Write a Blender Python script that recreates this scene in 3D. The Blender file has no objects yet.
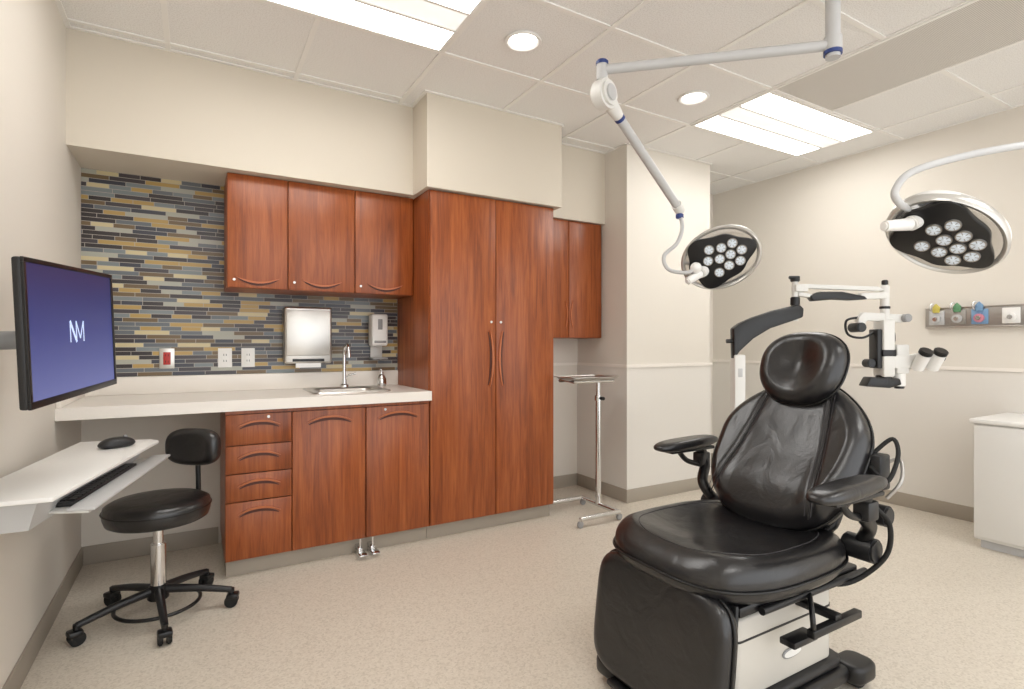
import bpy, bmesh, math, random
from mathutils import Vector, Matrix
random.seed(4)
D=bpy.data
scene=bpy.context.scene
COL=scene.collection

# ------------------------------------------------------------------ materials
def srgb(r,g,b):
    def c(v):
        v/=255.0
        return v/12.92 if v<=0.04045 else ((v+0.055)/1.055)**2.4
    return (c(r),c(g),c(b),1)
def newmat(name):
    m=D.materials.new(name); m.use_nodes=True
    nt=m.node_tree; b=nt.nodes['Principled BSDF']
    return m,nt,b
def mat(name,col,rough=0.5,metal=0.0,noise=0.0,nscale=40,bump=0.0,bscale=200,emis=None,es=0,coat=0,spec=None):
    m,nt,b=newmat(name); N=nt.nodes; L=nt.links
    b.inputs['Base Color'].default_value=col
    b.inputs['Roughness'].default_value=rough
    b.inputs['Metallic'].default_value=metal
    if coat: b.inputs['Coat Weight'].default_value=coat
    if spec is not None: b.inputs['Specular IOR Level'].default_value=spec
    tc=N.new('ShaderNodeTexCoord')
    n=N.new('ShaderNodeTexNoise'); n.inputs['Scale'].default_value=nscale; n.inputs['Detail'].default_value=3
    L.new(tc.outputs['Object'],n.inputs['Vector'])
    if noise>0:
        mx=N.new('ShaderNodeMix'); mx.data_type='RGBA'
        mx.inputs['A'].default_value=tuple(c*(1-noise) for c in col[:3])+(1,)
        mx.inputs['B'].default_value=tuple(min(1,c*(1+noise)) for c in col[:3])+(1,)
        L.new(n.outputs['Fac'],mx.inputs['Factor']); L.new(mx.outputs['Result'],b.inputs['Base Color'])
    if bump>0:
        n2=N.new('ShaderNodeTexNoise'); n2.inputs['Scale'].default_value=bscale
        L.new(tc.outputs['Object'],n2.inputs['Vector'])
        bp=N.new('ShaderNodeBump'); bp.inputs['Strength'].default_value=bump; bp.inputs['Distance'].default_value=0.01
        L.new(n2.outputs['Fac'],bp.inputs['Height']); L.new(bp.outputs['Normal'],b.inputs['Normal'])
    if emis:
        b.inputs['Emission Color'].default_value=emis; b.inputs['Emission Strength'].default_value=es
    return m

M_wall=mat('wall_paint',srgb(225,219,209),0.6,noise=0.015,nscale=3,bump=0.03,bscale=300)
M_wallpanel=mat('wall_protection_sheet',srgb(227,223,216),0.35,bump=0.02,bscale=400)
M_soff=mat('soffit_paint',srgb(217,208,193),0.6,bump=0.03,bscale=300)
M_base=mat('vinyl_base',srgb(166,157,144),0.45)
M_counter=mat('solid_surface',srgb(240,234,226),0.3,noise=0.03,nscale=300)
M_white=mat('white_plastic',srgb(238,237,234),0.35)
M_offwhite=mat('offwhite_enamel',srgb(224,223,219),0.35)
M_grey=mat('grey_plastic',srgb(150,150,150),0.4)
M_lgrey=mat('light_grey_plastic',srgb(192,192,192),0.4)
M_greybox=mat('warm_grey_plastic',srgb(206,202,194),0.4)
M_dark=mat('dark_plastic',srgb(28,28,30),0.4)
M_black=mat('black_metal',srgb(18,18,20),0.35)
M_seam=mat('leather_piping',srgb(10,10,11),0.4)
M_stitch=mat('leather_stitching',srgb(62,60,62),0.6)
M_chrome=mat('chrome',srgb(222,222,222),0.14,1.0)
M_steel=mat('brushed_steel',srgb(206,203,198),0.33,1.0,noise=0.05,nscale=20)
M_rim=mat('silver_painted_rim',srgb(205,203,198),0.28,0.55)
M_alu=mat('aluminium',srgb(175,172,168),0.4,0.9)
M_blue=mat('blue_cap',srgb(40,60,120),0.4)
M_red=mat('red_outlet',srgb(180,50,45),0.4)
M_yel=mat('yellow_tag',srgb(205,190,95),0.4)
M_grn=mat('green_tag',srgb(100,150,110),0.4)
M_pink=mat('pink_tag',srgb(205,135,150),0.4)
M_cyan=mat('blue_tag',srgb(120,155,190),0.4)
M_rubber=mat('rubber',srgb(15,15,15),0.7)
M_led=mat('led_lens',srgb(214,224,234),0.12,emis=(0.9,0.95,1,1),es=0.12)
M_lens=mat('troffer_lens',srgb(250,250,245),0.4,emis=(1,0.985,0.96,1),es=10.5)
M_lens2=mat('troffer_centre_basket',srgb(250,250,245),0.4,emis=(1,0.985,0.96,1),es=0.5)
M_dl=mat('downlight_lens',srgb(250,250,245),0.4,emis=(1,0.96,0.9,1),es=9)
M_tbar=mat('ceiling_tbar',srgb(240,238,234),0.4)

def leather():
    m,nt,b=newmat('black_leather'); N=nt.nodes; L=nt.links
    b.inputs['Base Color'].default_value=srgb(22,21,23); b.inputs['Roughness'].default_value=0.29; b.inputs['Specular IOR Level'].default_value=0.7
    tc=N.new('ShaderNodeTexCoord')
    a=N.new('ShaderNodeTexNoise'); a.inputs['Scale'].default_value=9; a.inputs['Detail'].default_value=3; a.inputs['Distortion'].default_value=1.2
    v=N.new('ShaderNodeTexVoronoi'); v.inputs['Scale'].default_value=260
    L.new(tc.outputs['Object'],a.inputs['Vector']); L.new(tc.outputs['Object'],v.inputs['Vector'])
    b1=N.new('ShaderNodeBump'); b1.inputs['Strength'].default_value=0.38; b1.inputs['Distance'].default_value=0.008
    b2=N.new('ShaderNodeBump'); b2.inputs['Strength'].default_value=0.2; b2.inputs['Distance'].default_value=0.0006
    L.new(a.outputs['Fac'],b1.inputs['Height']); L.new(v.outputs['Distance'],b2.inputs['Height'])
    L.new(b1.outputs['Normal'],b2.inputs['Normal']); L.new(b2.outputs['Normal'],b.inputs['Normal'])
    return m
M_leather=leather()

def wood():
    m,nt,b=newmat('cherry_wood_veneer'); N=nt.nodes; L=nt.links
    tc=N.new('ShaderNodeTexCoord'); mp=N.new('ShaderNodeMapping'); mp.inputs['Scale'].default_value=(14,14,0.9)
    L.new(tc.outputs['Object'],mp.inputs['Vector'])
    n=N.new('ShaderNodeTexNoise'); n.inputs['Scale'].default_value=2.0; n.inputs['Detail'].default_value=8; n.inputs['Roughness'].default_value=0.6; n.inputs['Distortion'].default_value=0.7
    L.new(mp.outputs['Vector'],n.inputs['Vector'])
    r=N.new('ShaderNodeValToRGB'); e=r.color_ramp.elements
    e[0].position=0.30; e[0].color=srgb(124,60,26); e[1].position=0.74; e[1].color=srgb(180,101,52)
    x=e.new(0.5); x.color=srgb(155,80,37)
    L.new(n.outputs['Fac'],r.inputs['Fac'])
    mp2=N.new('ShaderNodeMapping'); mp2.inputs['Scale'].default_value=(90,90,3)
    L.new(tc.outputs['Object'],mp2.inputs['Vector'])
    n2=N.new('ShaderNodeTexNoise'); n2.inputs['Scale'].default_value=3; n2.inputs['Detail'].default_value=4
    L.new(mp2.outputs['Vector'],n2.inputs['Vector'])
    mx=N.new('ShaderNodeMix'); mx.data_type='RGBA'; mx.blend_type='MULTIPLY'; mx.inputs['Factor'].default_value=0.30
    L.new(r.outputs['Color'],mx.inputs['A'])
    rr=N.new('ShaderNodeValToRGB'); rr.color_ramp.elements[0].position=0.35; rr.color_ramp.elements[0].color=(0.35,0.35,0.35,1); rr.color_ramp.elements[1].position=0.6
    L.new(n2.outputs['Fac'],rr.inputs['Fac']); L.new(rr.outputs['Color'],mx.inputs['B'])
    L.new(mx.outputs['Result'],b.inputs['Base Color'])
    b.inputs['Roughness'].default_value=0.33
    return m
M_wood=wood()
M_woodd=mat('wood_painted_pull_shade',srgb(80,34,15),0.5)  # dark tone painted in for the shade under the pull lips
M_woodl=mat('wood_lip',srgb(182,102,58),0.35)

def tile():
    m,nt,b=newmat('glass_mosaic'); N=nt.nodes; L=nt.links
    RH=0.0235
    tc=N.new('ShaderNodeTexCoord'); sp=N.new('ShaderNodeSeparateXYZ'); cb=N.new('ShaderNodeCombineXYZ')
    L.new(tc.outputs['Object'],sp.inputs[0])
    dv=N.new('ShaderNodeMath'); dv.operation='DIVIDE'; dv.inputs[1].default_value=RH
    L.new(sp.outputs['Z'],dv.inputs[0])
    fl=N.new('ShaderNodeMath'); fl.operation='FLOOR'; L.new(dv.outputs[0],fl.inputs[0])
    wn=N.new('ShaderNodeTexWhiteNoise'); wn.noise_dimensions='1D'; L.new(fl.outputs[0],wn.inputs['W'])
    ad=N.new('ShaderNodeMath'); ad.operation='MULTIPLY_ADD'; ad.inputs[1].default_value=0.31
    L.new(wn.outputs['Value'],ad.inputs[0]); L.new(sp.outputs['X'],ad.inputs[2])
    L.new(ad.outputs[0],cb.inputs[0]); L.new(sp.outputs['Z'],cb.inputs[1])
    br=N.new('ShaderNodeTexBrick'); br.offset=0.37; br.offset_frequency=3; br.squash=0.6; br.squash_frequency=3
    br.inputs['Color1'].default_value=(0,0,0,1); br.inputs['Color2'].default_value=(1,1,1,1)
    br.inputs['Mortar'].default_value=(0.5,0.5,0.5,1)
    br.inputs['Scale'].default_value=1.0; br.inputs['Mortar Size'].default_value=0.0014; br.inputs['Mortar Smooth'].default_value=0.1
    br.inputs['Brick Width'].default_value=0.165; br.inputs['Row Height'].default_value=RH
    L.new(cb.outputs[0],br.inputs['Vector'])
    r=N.new('ShaderNodeValToRGB'); r.color_ramp.interpolation='CONSTANT'; e=r.color_ramp.elements
    cols=[(0,(52,45,46)),(0.18,(100,106,112)),(0.30,(178,148,86)),(0.42,(66,60,64)),(0.57,(124,132,134)),(0.66,(202,188,148)),(0.73,(110,90,62)),(0.83,(58,60,70)),(0.93,(170,170,158))]
    e[0].position=0; e[0].color=srgb(*cols[0][1]); e[1].position=cols[1][0]; e[1].color=srgb(*cols[1][1])
    for p,c in cols[2:]:
        x=e.new(p); x.color=srgb(*c)
    L.new(br.outputs['Color'],r.inputs['Fac'])
    mx=N.new('ShaderNodeMix'); mx.data_type='RGBA'; mx.inputs['B'].default_value=srgb(176,170,160)
    L.new(br.outputs['Fac'],mx.inputs['Factor']); L.new(r.outputs['Color'],mx.inputs['A'])
    L.new(mx.outputs['Result'],b.inputs['Base Color'])
    b.inputs['Roughness'].default_value=0.28
    bp=N.new('ShaderNodeBump'); bp.invert=True; bp.inputs['Strength'].default_value=0.4; bp.inputs['Distance'].default_value=0.002
    L.new(br.outputs['Fac'],bp.inputs['Height']); L.new(bp.outputs['Normal'],b.inputs['Normal'])
    return m
M_tile=tile()

def floormat():
    m,nt,b=newmat('speckled_vinyl_floor'); N=nt.nodes; L=nt.links
    tc=N.new('ShaderNodeTexCoord')
    v=N.new('ShaderNodeTexVoronoi'); v.inputs['Scale'].default_value=150
    L.new(tc.outputs['Object'],v.inputs['Vector'])
    r=N.new('ShaderNodeValToRGB'); e=r.color_ramp.elements
    e[0].position=0.0; e[0].color=srgb(184,174,158); e[1].position=1; e[1].color=srgb(227,219,206)
    x=e.new(0.3); x.color=srgb(210,200,185)
    sp=N.new('ShaderNodeSeparateColor'); L.new(v.outputs['Color'],sp.inputs[0]); L.new(sp.outputs[0],r.inputs['Fac'])
    mx=N.new('ShaderNodeMix'); mx.data_type='RGBA'; mx.inputs['A'].default_value=srgb(211,202,188); mx.inputs['Factor'].default_value=0.55
    L.new(r.outputs['Color'],mx.inputs['B']); L.new(mx.outputs['Result'],b.inputs['Base Color'])
    b.inputs['Roughness'].default_value=0.36
    return m
M_floor=floormat()

def ceilmat():
    m,nt,b=newmat('acoustic_tile'); N=nt.nodes; L=nt.links
    tc=N.new('ShaderNodeTexCoord')
    n=N.new('ShaderNodeTexNoise'); n.inputs['Scale'].default_value=160; n.inputs['Detail'].default_value=3; L.new(tc.outputs['Object'],n.inputs['Vector'])
    r=N.new('ShaderNodeValToRGB'); e=r.color_ramp.elements; e[0].position=0.35; e[0].color=srgb(226,224,221); e[1].position=0.55; e[1].color=srgb(241,240,238)
    L.new(n.outputs['Fac'],r.inputs['Fac']); L.new(r.outputs['Color'],b.inputs['Base Color'])
    b.inputs['Roughness'].default_value=0.85
    return m
M_ceil=ceilmat()

def perf():
    m,nt,b=newmat('perforated_diffuser'); N=nt.nodes; L=nt.links
    tc=N.new('ShaderNodeTexCoord')
    v=N.new('ShaderNodeTexVoronoi'); v.inputs['Scale'].default_value=140; v.inputs['Randomness'].default_value=0
    L.new(tc.outputs['Object'],v.inputs['Vector'])
    r=N.new('ShaderNodeValToRGB'); e=r.color_ramp.elements; e[0].position=0.25; e[0].color=srgb(160,157,151); e[1].position=0.35; e[1].color=srgb(216,212,206)
    L.new(v.outputs['Distance'],r.inputs['Fac']); L.new(r.outputs['Color'],b.inputs['Base Color'])
    b.inputs['Roughness'].default_value=0.6
    return m
M_perf=perf()

def screenmat():
    m,nt,b=newmat('lit_screen'); N=nt.nodes; L=nt.links
    tc=N.new('ShaderNodeTexCoord'); sp=N.new('ShaderNodeSeparateXYZ'); L.new(tc.outputs['Object'],sp.inputs[0])
    mr=N.new('ShaderNodeMapRange'); mr.inputs['From Min'].default_value=-0.17; mr.inputs['From Max'].default_value=0.17
    L.new(sp.outputs['Z'],mr.inputs['Value'])
    r=N.new('ShaderNodeValToRGB'); e=r.color_ramp.elements
    e[0].position=0; e[0].color=srgb(104,112,172); e[1].position=1; e[1].color=srgb(38,44,92)
    x=e.new(0.5); x.color=srgb(58,66,132)
    L.new(mr.outputs[0],r.inputs['Fac'])
    b.inputs['Base Color'].default_value=(0.01,0.01,0.02,1); b.inputs['Roughness'].default_value=0.35
    L.new(r.outputs['Color'],b.inputs['Emission Color']); b.inputs['Emission Strength'].default_value=0.8
    return m
M_screen=screenmat()
M_logo=mat('screen_logo',srgb(200,205,235),0.5,emis=srgb(170,200,225),es=0.6)

# ------------------------------------------------------------------ geometry helpers
def group(name,loc=(0,0,0),rz=0.0,rot=None):
    e=D.objects.new(name,None); e.location=loc; e.rotation_euler=rot if rot else (0,0,rz); e.empty_display_size=0.1
    COL.objects.link(e); return e
def finish(bm,name,m,parent=None,angle=35,M=None):
    if M is not None: bm.transform(M)
    bmesh.ops.recalc_face_normals(bm,faces=bm.faces[:])
    me=D.meshes.new(name); bm.to_mesh(me); bm.free()
    me.shade_smooth(); me.set_sharp_from_angle(angle=math.radians(angle))
    ms=m if isinstance(m,list) else [m]
    for k in ms: me.materials.append(k)
    o=D.objects.new(name,me); COL.objects.link(o)
    if parent: o.parent=parent
    return o
def bev(bm,w,seg=2):
    if w>0:
        es=[e for e in bm.edges if len(e.link_faces)==2 and e.calc_face_angle(0)>0.5]
        bmesh.ops.bevel(bm,geom=es,offset=w,segments=seg,affect='EDGES',profile=0.5,clamp_overlap=True)
def addbox(bm,x0,x1,y0,y1,z0,z1):
    T=Matrix.Translation(((x0+x1)/2,(y0+y1)/2,(z0+z1)/2))@Matrix.Diagonal((abs(x1-x0),abs(y1-y0),abs(z1-z0),1))
    return bmesh.ops.create_cube(bm,size=1,matrix=T)
def box(name,x0,x1,y0,y1,z0,z1,m,parent=None,bevel=0.0,seg=2,M=None):
    bm=bmesh.new(); addbox(bm,x0,x1,y0,y1,z0,z1); bmesh.ops.recalc_face_normals(bm,faces=bm.faces[:]); bev(bm,bevel,seg)
    return finish(bm,name,m,parent,M=M)
def boxes(name,lst,m,parent=None,bevel=0.0):
    bm=bmesh.new()
    for l in lst:
        b2=bmesh.new(); addbox(b2,*l); bmesh.ops.recalc_face_normals(b2,faces=b2.faces[:]); bev(b2,bevel)
        me=D.meshes.new('t'); b2.to_mesh(me); b2.free(); bm.from_mesh(me); D.meshes.remove(me)
    return finish(bm,name,m,parent)
def prism(name,pts,axis,lo,hi,m,parent=None,bevel=0.0,seg=2,M=None):
    bm=bmesh.new()
    def P(a,b,c):
        return {'x':(c,a,b),'y':(a,c,b),'z':(a,b,c)}[axis]
    A=[bm.verts.new(P(a,b,lo)) for a,b in pts]; B=[bm.verts.new(P(a,b,hi)) for a,b in pts]
    n=len(pts); bm.faces.new(A); bm.faces.new(B[::-1])
    for i in range(n): bm.faces.new((A[i],B[i],B[(i+1)%n],A[(i+1)%n]))
    bmesh.ops.recalc_face_normals(bm,faces=bm.faces[:]); bev(bm,bevel,seg)
    return finish(bm,name,m,parent,M=M)
def cyl(name,p0,p1,r,m,parent=None,r2=None,seg=28,bevel=0.0):
    p0=Vector(p0); p1=Vector(p1); d=p1-p0; L=d.length
    bm=bmesh.new()
    bmesh.ops.create_cone(bm,cap_ends=True,segments=seg,radius1=r,radius2=r if r2 is None else r2,depth=L)
    if bevel>0:
        es=[e for e in bm.edges if e.calc_face_angle(0)>0.9]
        bmesh.ops.bevel(bm,geom=es,offset=bevel,segments=2,affect='EDGES',clamp_overlap=True)
    M=Matrix.Translation((p0+p1)/2)@d.to_track_quat('Z','Y').to_matrix().to_4x4()
    return finish(bm,name,m,parent,M=M)
def sphere(name,c,r,m,parent=None,sc=(1,1,1)):
    bm=bmesh.new(); bmesh.ops.create_uvsphere(bm,u_segments=24,v_segments=14,radius=r,matrix=Matrix.Translation(c)@Matrix.Diagonal((*sc,1)))
    return finish(bm,name,m,parent,angle=80)
def lathe(name,prof,m,parent=None,M=None,seg=40,angle=35):
    bm=bmesh.new(); rings=[]
    for r,z in prof:
        if r<1e-6: rings.append([bm.verts.new((0,0,z))])
        else: rings.append([bm.verts.new((r*math.cos(2*math.pi*i/seg),r*math.sin(2*math.pi*i/seg),z)) for i in range(seg)])
    for a,b in zip(rings,rings[1:]):
        for i in range(seg):
            j=(i+1)%seg
            if len(a)==1 and len(b)==1: continue
            if len(a)==1: bm.faces.new((a[0],b[i],b[j]))
            elif len(b)==1: bm.faces.new((a[i],b[0],a[j]))
            else: bm.faces.new((a[i],b[i],b[j],a[j]))
    return finish(bm,name,m,parent,angle=angle,M=M)
def catmull(pts,k=8,closed=False):
    P=[Vector(p) for p in pts]; out=[]; n=len(P)
    rng=n if closed else n-1
    for i in range(rng):
        if closed: a,b,c,d=P[(i-1)%n],P[i],P[(i+1)%n],P[(i+2)%n]
        else: a=P[max(i-1,0)];b=P[i];c=P[i+1];d=P[min(i+2,n-1)]
        for j in range(k):
            t=j/k
            out.append(0.5*((2*b)+(c-a)*t+(2*a-5*b+4*c-d)*t*t+(-a+3*b-3*c+d)*t**3))
    if not closed: out.append(P[-1])
    return out
def tube(name,pts,r,m,parent=None,smooth=True,seg=12,closed=False,k=8,r2=None):
    P=catmull(pts,k,closed) if smooth else [Vector(p) for p in pts]
    bm=bmesh.new(); n=len(P); rings=[]
    prev=None
    for i,p in enumerate(P):
        if closed: t=(P[(i+1)%n]-P[i-1]).normalized()
        else: t=(P[min(i+1,n-1)]-P[max(i-1,0)]).normalized()
        if prev is None:
            up=Vector((0,0,1)) if abs(t.z)<0.9 else Vector((1,0,0)); nrm=t.cross(up).normalized()
        else:
            nrm=(prev-t*prev.dot(t)).normalized()
        prev=nrm; bn=t.cross(nrm)
        rr=r if r2 is None else r+(r2-r)*i/(n-1)
        rings.append([bm.verts.new(p+rr*(nrm*math.cos(2*math.pi*j/seg)+bn*math.sin(2*math.pi*j/seg))) for j in range(seg)])
    m2=n if closed else n-1
    for i in range(m2):
        a=rings[i];b=rings[(i+1)%n]
        for j in range(seg): bm.faces.new((a[j],a[(j+1)%seg],b[(j+1)%seg],b[j]))
    if not closed: bm.faces.new(rings[0]); bm.faces.new(rings[-1][::-1])
    return finish(bm,name,m,parent,angle=60)
def frame(o,ex,ey,ez):
    ex=Vector(ex);ey=Vector(ey);ez=Vector(ez)
    M=Matrix((( ex.x,ey.x,ez.x,o[0]),(ex.y,ey.y,ez.y,o[1]),(ex.z,ey.z,ez.z,o[2]),(0,0,0,1)))
    return M
def outline(a,b,n,wmod,N):
    pts=[]
    for i in range(N):
        t=2*math.pi*i/N
        c=math.cos(t); s=math.sin(t)
        x=a*math.copysign(abs(c)**(2/n),c); y=b*math.copysign(abs(s)**(2/n),s)
        if wmod: x*=wmod(y/b)
        pts.append((x,y))
    return pts
def cushion(name,a,b,n,th,M,m,parent,wmod=None,top=None,edge=0.045,N=128,K=30,bottom=None):
    pts=outline(a,b,n,wmod,N); bm=bmesh.new(); r0=1-edge/min(a,b)
    rings=[]
    def ring(rho,zf):
        rings.append([bm.verts.new((x*rho,y*rho,zf(x*rho,y*rho))) for x,y in pts])
    tp=top or (lambda x,y:0)
    c=bm.verts.new((0,0,th+tp(0,0)))
    for k in range(1,K+1):
        rho=r0*k/K
        ring(rho,lambda x,y:th+tp(x,y))
    for k in range(1,7):
        q=math.sin(k/6*math.pi/2); rho=r0+(1-r0)*q
        dz=edge*(1-math.sqrt(max(0,1-q*q)))
        f=1-q
        ring(rho,lambda x,y:th-dz+tp(x,y)*(0.4+0.6*f))
    eb=min(edge,th*0.4)
    ring(1.0,lambda x,y:eb)
    for k in range(1,5):
        q=math.cos(k/4*math.pi/2); rho=1-(eb/min(a,b))*(1-q)
        z=eb*(1-math.sin(k/4*math.pi/2))
        ring(rho,lambda x,y:z)
    c2=bm.verts.new((0,0,0))
    for i in range(N):
        j=(i+1)%N
        bm.faces.new((c,rings[0][i],rings[0][j]))
        for A,B in zip(rings,rings[1:]): bm.faces.new((A[i],B[i],B[j],A[j]))
        bm.faces.new((c2,rings[-1][j],rings[-1][i]))
    return finish(bm,name,m,parent,angle=70,M=M)

# ------------------------------------------------------------------ room (front wall left out behind the viewer, so world fill light enters)
XL,XR,YB,YF,H=-0.53,4.50,3.69,-1.6,2.70
T=0.12
box('floor',XL-T,XR+T,YF-T,YB+T,-0.1,0,M_floor)
box('ceiling',XL-T,XR+T,YF-T,YB+T,H,H+0.1,M_ceil)
box('wall_left',XL-T,XL,YF-T,YB+T,0,H,M_wall)
box('wall_right',XR,XR+T,YF-T,YB+T,0,H,M_wall)
box('wall_back',XL,XR,YB,YB+T,0,H,M_wall)
# soffits / bulkheads
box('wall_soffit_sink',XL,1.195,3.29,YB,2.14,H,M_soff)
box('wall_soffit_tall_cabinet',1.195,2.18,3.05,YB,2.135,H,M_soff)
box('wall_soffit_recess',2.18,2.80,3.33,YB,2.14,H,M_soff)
box('wall_column',2.80,3.72,3.08,YB,0,H,M_wall)
# ceiling grid
g=[]
w=0.012
xs=[1.10+0.61*k for k in range(-2,6)]; ys=[2.60+0.61*k for k in range(-6,2)]
trof=[(-0.12,1.10,1.99,2.60),(2.93,4.15,1.99,2.60),(-0.12,1.10,-0.45,0.16),(2.32,3.54,-0.45,0.16)]
def intr(x,y):
    for a,b,c,d in trof+[(2.93,3.54,0.77,1.99)]:
        if a+0.02<x<b-0.02 and c+0.02<y<d-0.02: return True
    return False
def ylim(x): return 3.29 if x<1.19 else (3.05 if x<2.18 else (3.33 if x<2.8 else (3.08 if x<3.72 else YB)))
for x in xs:
    y=ylim(x); yy=sorted([YF]+[q for q in ys if q<y]+[y-0.021])
    for a,b in zip(yy,yy[1:]):
        if not intr(x,(a+b)/2): g.append((x-w,x+w,a,b,H-0.006,H))
for y in ys:
    xx=[XL+0.021]+xs+[XR-0.021]
    for a,b in zip(xx,xx[1:]):
        mx=(a+b)/2
        if y>=ylim(mx): continue
        if not intr(mx,y): g.append((a,b,y-w,y+w,H-0.0065,H))
g+= [(XL,XL+0.02,YF,3.269,H-0.006,H),(XL,1.174,3.27,3.29,H-0.006,H),(1.175,1.195,3.03,3.29,H-0.006,H),(1.196,2.18,3.03,3.05,H-0.006,H),
     (2.181,2.20,3.05,3.309,H-0.006,H),(2.181,2.8,3.31,3.33,H-0.006,H),(2.78,2.80,3.08,3.309,H-0.006,H),(2.80,3.72,3.06,3.08,H-0.006,H),(3.721,3.74,3.08,YB,H-0.006,H),(XR-0.02,XR,YF,YB,H-0.006,H)]
boxes('trim_1',g,M_tbar)
for i,(a,b,c,d) in enumerate(trof):
    G=group('ceiling_troffer_light',(0,0,0))
    z=H
    boxes('frame',[(a+.005,b-.005,c+.005,c+.028,z-.012,z),(a+.005,b-.005,d-.028,d-.005,z-.012,z),(a+.005,a+.028,c+.028,d-.028,z-.012,z),(b-.028,b-.005,c+.028,d-.028,z-.012,z)],M_tbar,G,0.002)
    m_=(c+d)/2
    box('lens_1',a+.028,b-.028,c+.028,m_-.085,z-.008,z-.002,M_lens,G)
    box('lens_2',a+.028,b-.028,m_+.085,d-.028,z-.008,z-.002,M_lens,G)
    box('centre_basket',a+.028,b-.028,m_-.07,m_+.07,z-.014,z-.002,M_lens2,G,0.004)
    boxes('rails',[(a+.028,b-.028,m_-.085,m_-.07,z-.018,z-.002),(a+.028,b-.028,m_+.07,m_+.085,z-.018,z-.002)],M_tbar,G)
for x,y in [(1.405,2.295),(2.625,2.295),(1.405,0.465),(3.845,0.465)]:
    G=group('recessed_downlight',(x,y,H))
    lathe('trim_ring',[(0.068,-0.001),(0.088,-0.001),(0.092,-0.006),(0.088,-0.012),(0.078,-0.012),(0.068,-0.004)],M_white,G)
    lathe('lamp_lens',[(0,-0.004),(0.071,-0.004),(0.071,-0.001),(0,-0.001)],M_dl,G)
G=group('ceiling_air_diffuser',(0,0,0))
boxes('panel',[(2.95,3.52,0.79,1.97,H-0.008,H-0.001)],M_perf,G)
boxes('rim',[(2.93,3.54,0.77,0.79,H-.012,H),(2.93,3.54,1.97,1.99,H-.012,H),(2.93,2.95,0.79,1.97,H-.012,H),(3.52,3.54,0.79,1.97,H-.012,H)],M_tbar,G,0.002)

ZR=1.03
boxes('trim_2',[(XR-0.012,XR,YF,YB,ZR-0.014,ZR+0.008),(2.788,2.80,3.068,YB,ZR-0.014,ZR+0.008),(2.80,3.732,3.068,3.08,ZR-0.014,ZR+0.008),(2.14,2.788,YB-.012,YB,ZR-.014,ZR+.008)],M_counter)
boxes('trim_3',[(XR-0.004,XR,YF,YB,0.1,ZR-0.014),(2.796,2.80,3.076,YB,0.1,ZR-0.014),(2.80,3.724,3.076,3.08,0.1,ZR-0.014)],M_wallpanel)
boxes('trim_4',[(2.797,2.82,3.074,3.077,ZR+.01,H-0.01),(2.794,2.797,3.074,3.10,ZR+.01,H-0.01)],M_wall)
def bb(name,l): boxes(name,l,M_base,None,0.002)
bb('baseboard_left',[(XL,XL+0.008,YF,YB,0,0.1)])
bb('baseboard_right',[(XR-0.01,XR,YF,YB,0,0.1)])
bb('baseboard_back',[(XL+.008,0.12,YB-0.008,YB,0,0.1),(2.16,2.79,YB-0.008,YB,0,0.1),(3.74,XR-.01,YB-.008,YB,0,0.1)])
bb('baseboard_column',[(2.79,2.80,3.07,YB,0,0.1),(2.80,3.73,3.07,3.08,0,0.1),(3.72,3.73,3.08,YB,0,0.1)])

box('wall_tile_backsplash',XL,1.222,YB-0.008,YB,1.012,2.14,M_tile)

# ------------------------------------------------------------------ cabinetry
def crescent(name,cx,cz,wd,dr,axis,up,y,m,parent,thk=0.006,wid=0.014):
    n=18; o=[];i_=[]
    for k in range(n+1):
        t=-1+2*k/n
        arc=dr*(1-t*t)
        ww=wid*(1-0.75*t*t)
        o.append((t*wd/2,arc+ww/2)); i_.append((t*wd/2,arc-ww/2))
    pts=o+i_[::-1]
    P=[]
    for a,b in pts:
        if axis=='h': P.append((cx+a,cz+b*up))
        else: P.append((cx+b*up,cz+a))
    return prism(name,P,'y',y-thk,y,m,parent)
def door(name,x0,x1,z0,z1,yf,parent,m=M_wood):
    return box(name,x0+.0025,x1-.0025,yf,yf+0.02,z0+.0025,z1-.0025,m,parent,0.003)
YC=3.08
G=group('base_cabinet',(0,0,0))
boxes('carcass',[(0.129,1.222,YC+0.021,YB-0.01,0.085,0.70),(0.129,0.55,YC+0.021,YB-0.01,0.70,0.853),(0.55,1.222,YC+.021,YC+.06,0.70,0.853),(1.15,1.222,YC+.06,YB-.01,0.70,0.853)],M_wood,G)
box('toe_kick',0.135,1.222,YC+0.05,YB-0.02,0,0.085,M_base,G)
zs=[0.835,0.675,0.53,0.387,0.09]
box('top_rail',0.131,1.222,YC+0.002,YC+0.0205,0.836,0.852,M_wood,G)
for k in range(4):
    z1,z0=zs[k],zs[k+1]
    door('drawer_front_%d'%(k+1),0.129,0.444,z0,z1,YC,G)
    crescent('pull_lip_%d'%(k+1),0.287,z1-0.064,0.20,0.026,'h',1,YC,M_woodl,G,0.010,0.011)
    crescent('pull_recess_%d'%(k+1),0.287,z1-0.075,0.185,0.024,'h',1,YC,M_woodd,G,0.003,0.016)  # thin strip on the door face, recess shade put into its colour
for k,(a,b) in enumerate([(0.444,0.838),(0.838,1.222)]):
    door('door_%d'%(k+1),a,b,0.09,0.835,YC,G)
    c=(a+b)/2
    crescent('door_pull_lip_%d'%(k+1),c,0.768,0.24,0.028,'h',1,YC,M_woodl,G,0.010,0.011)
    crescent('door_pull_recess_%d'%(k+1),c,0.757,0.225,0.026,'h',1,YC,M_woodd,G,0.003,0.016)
for i,x in enumerate([0.33,0.95]):
    cyl('lock_%d'%(i+1),(x,YC-0.004,0.815),(x,YC+.002,0.815),0.007,M_steel,G)
G=group('tall_storage_cabinet',(0,0,0))
box('carcass',1.2245,2.135,YC+0.021,YB-0.004,0.085,2.133,M_wood,G)
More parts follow.
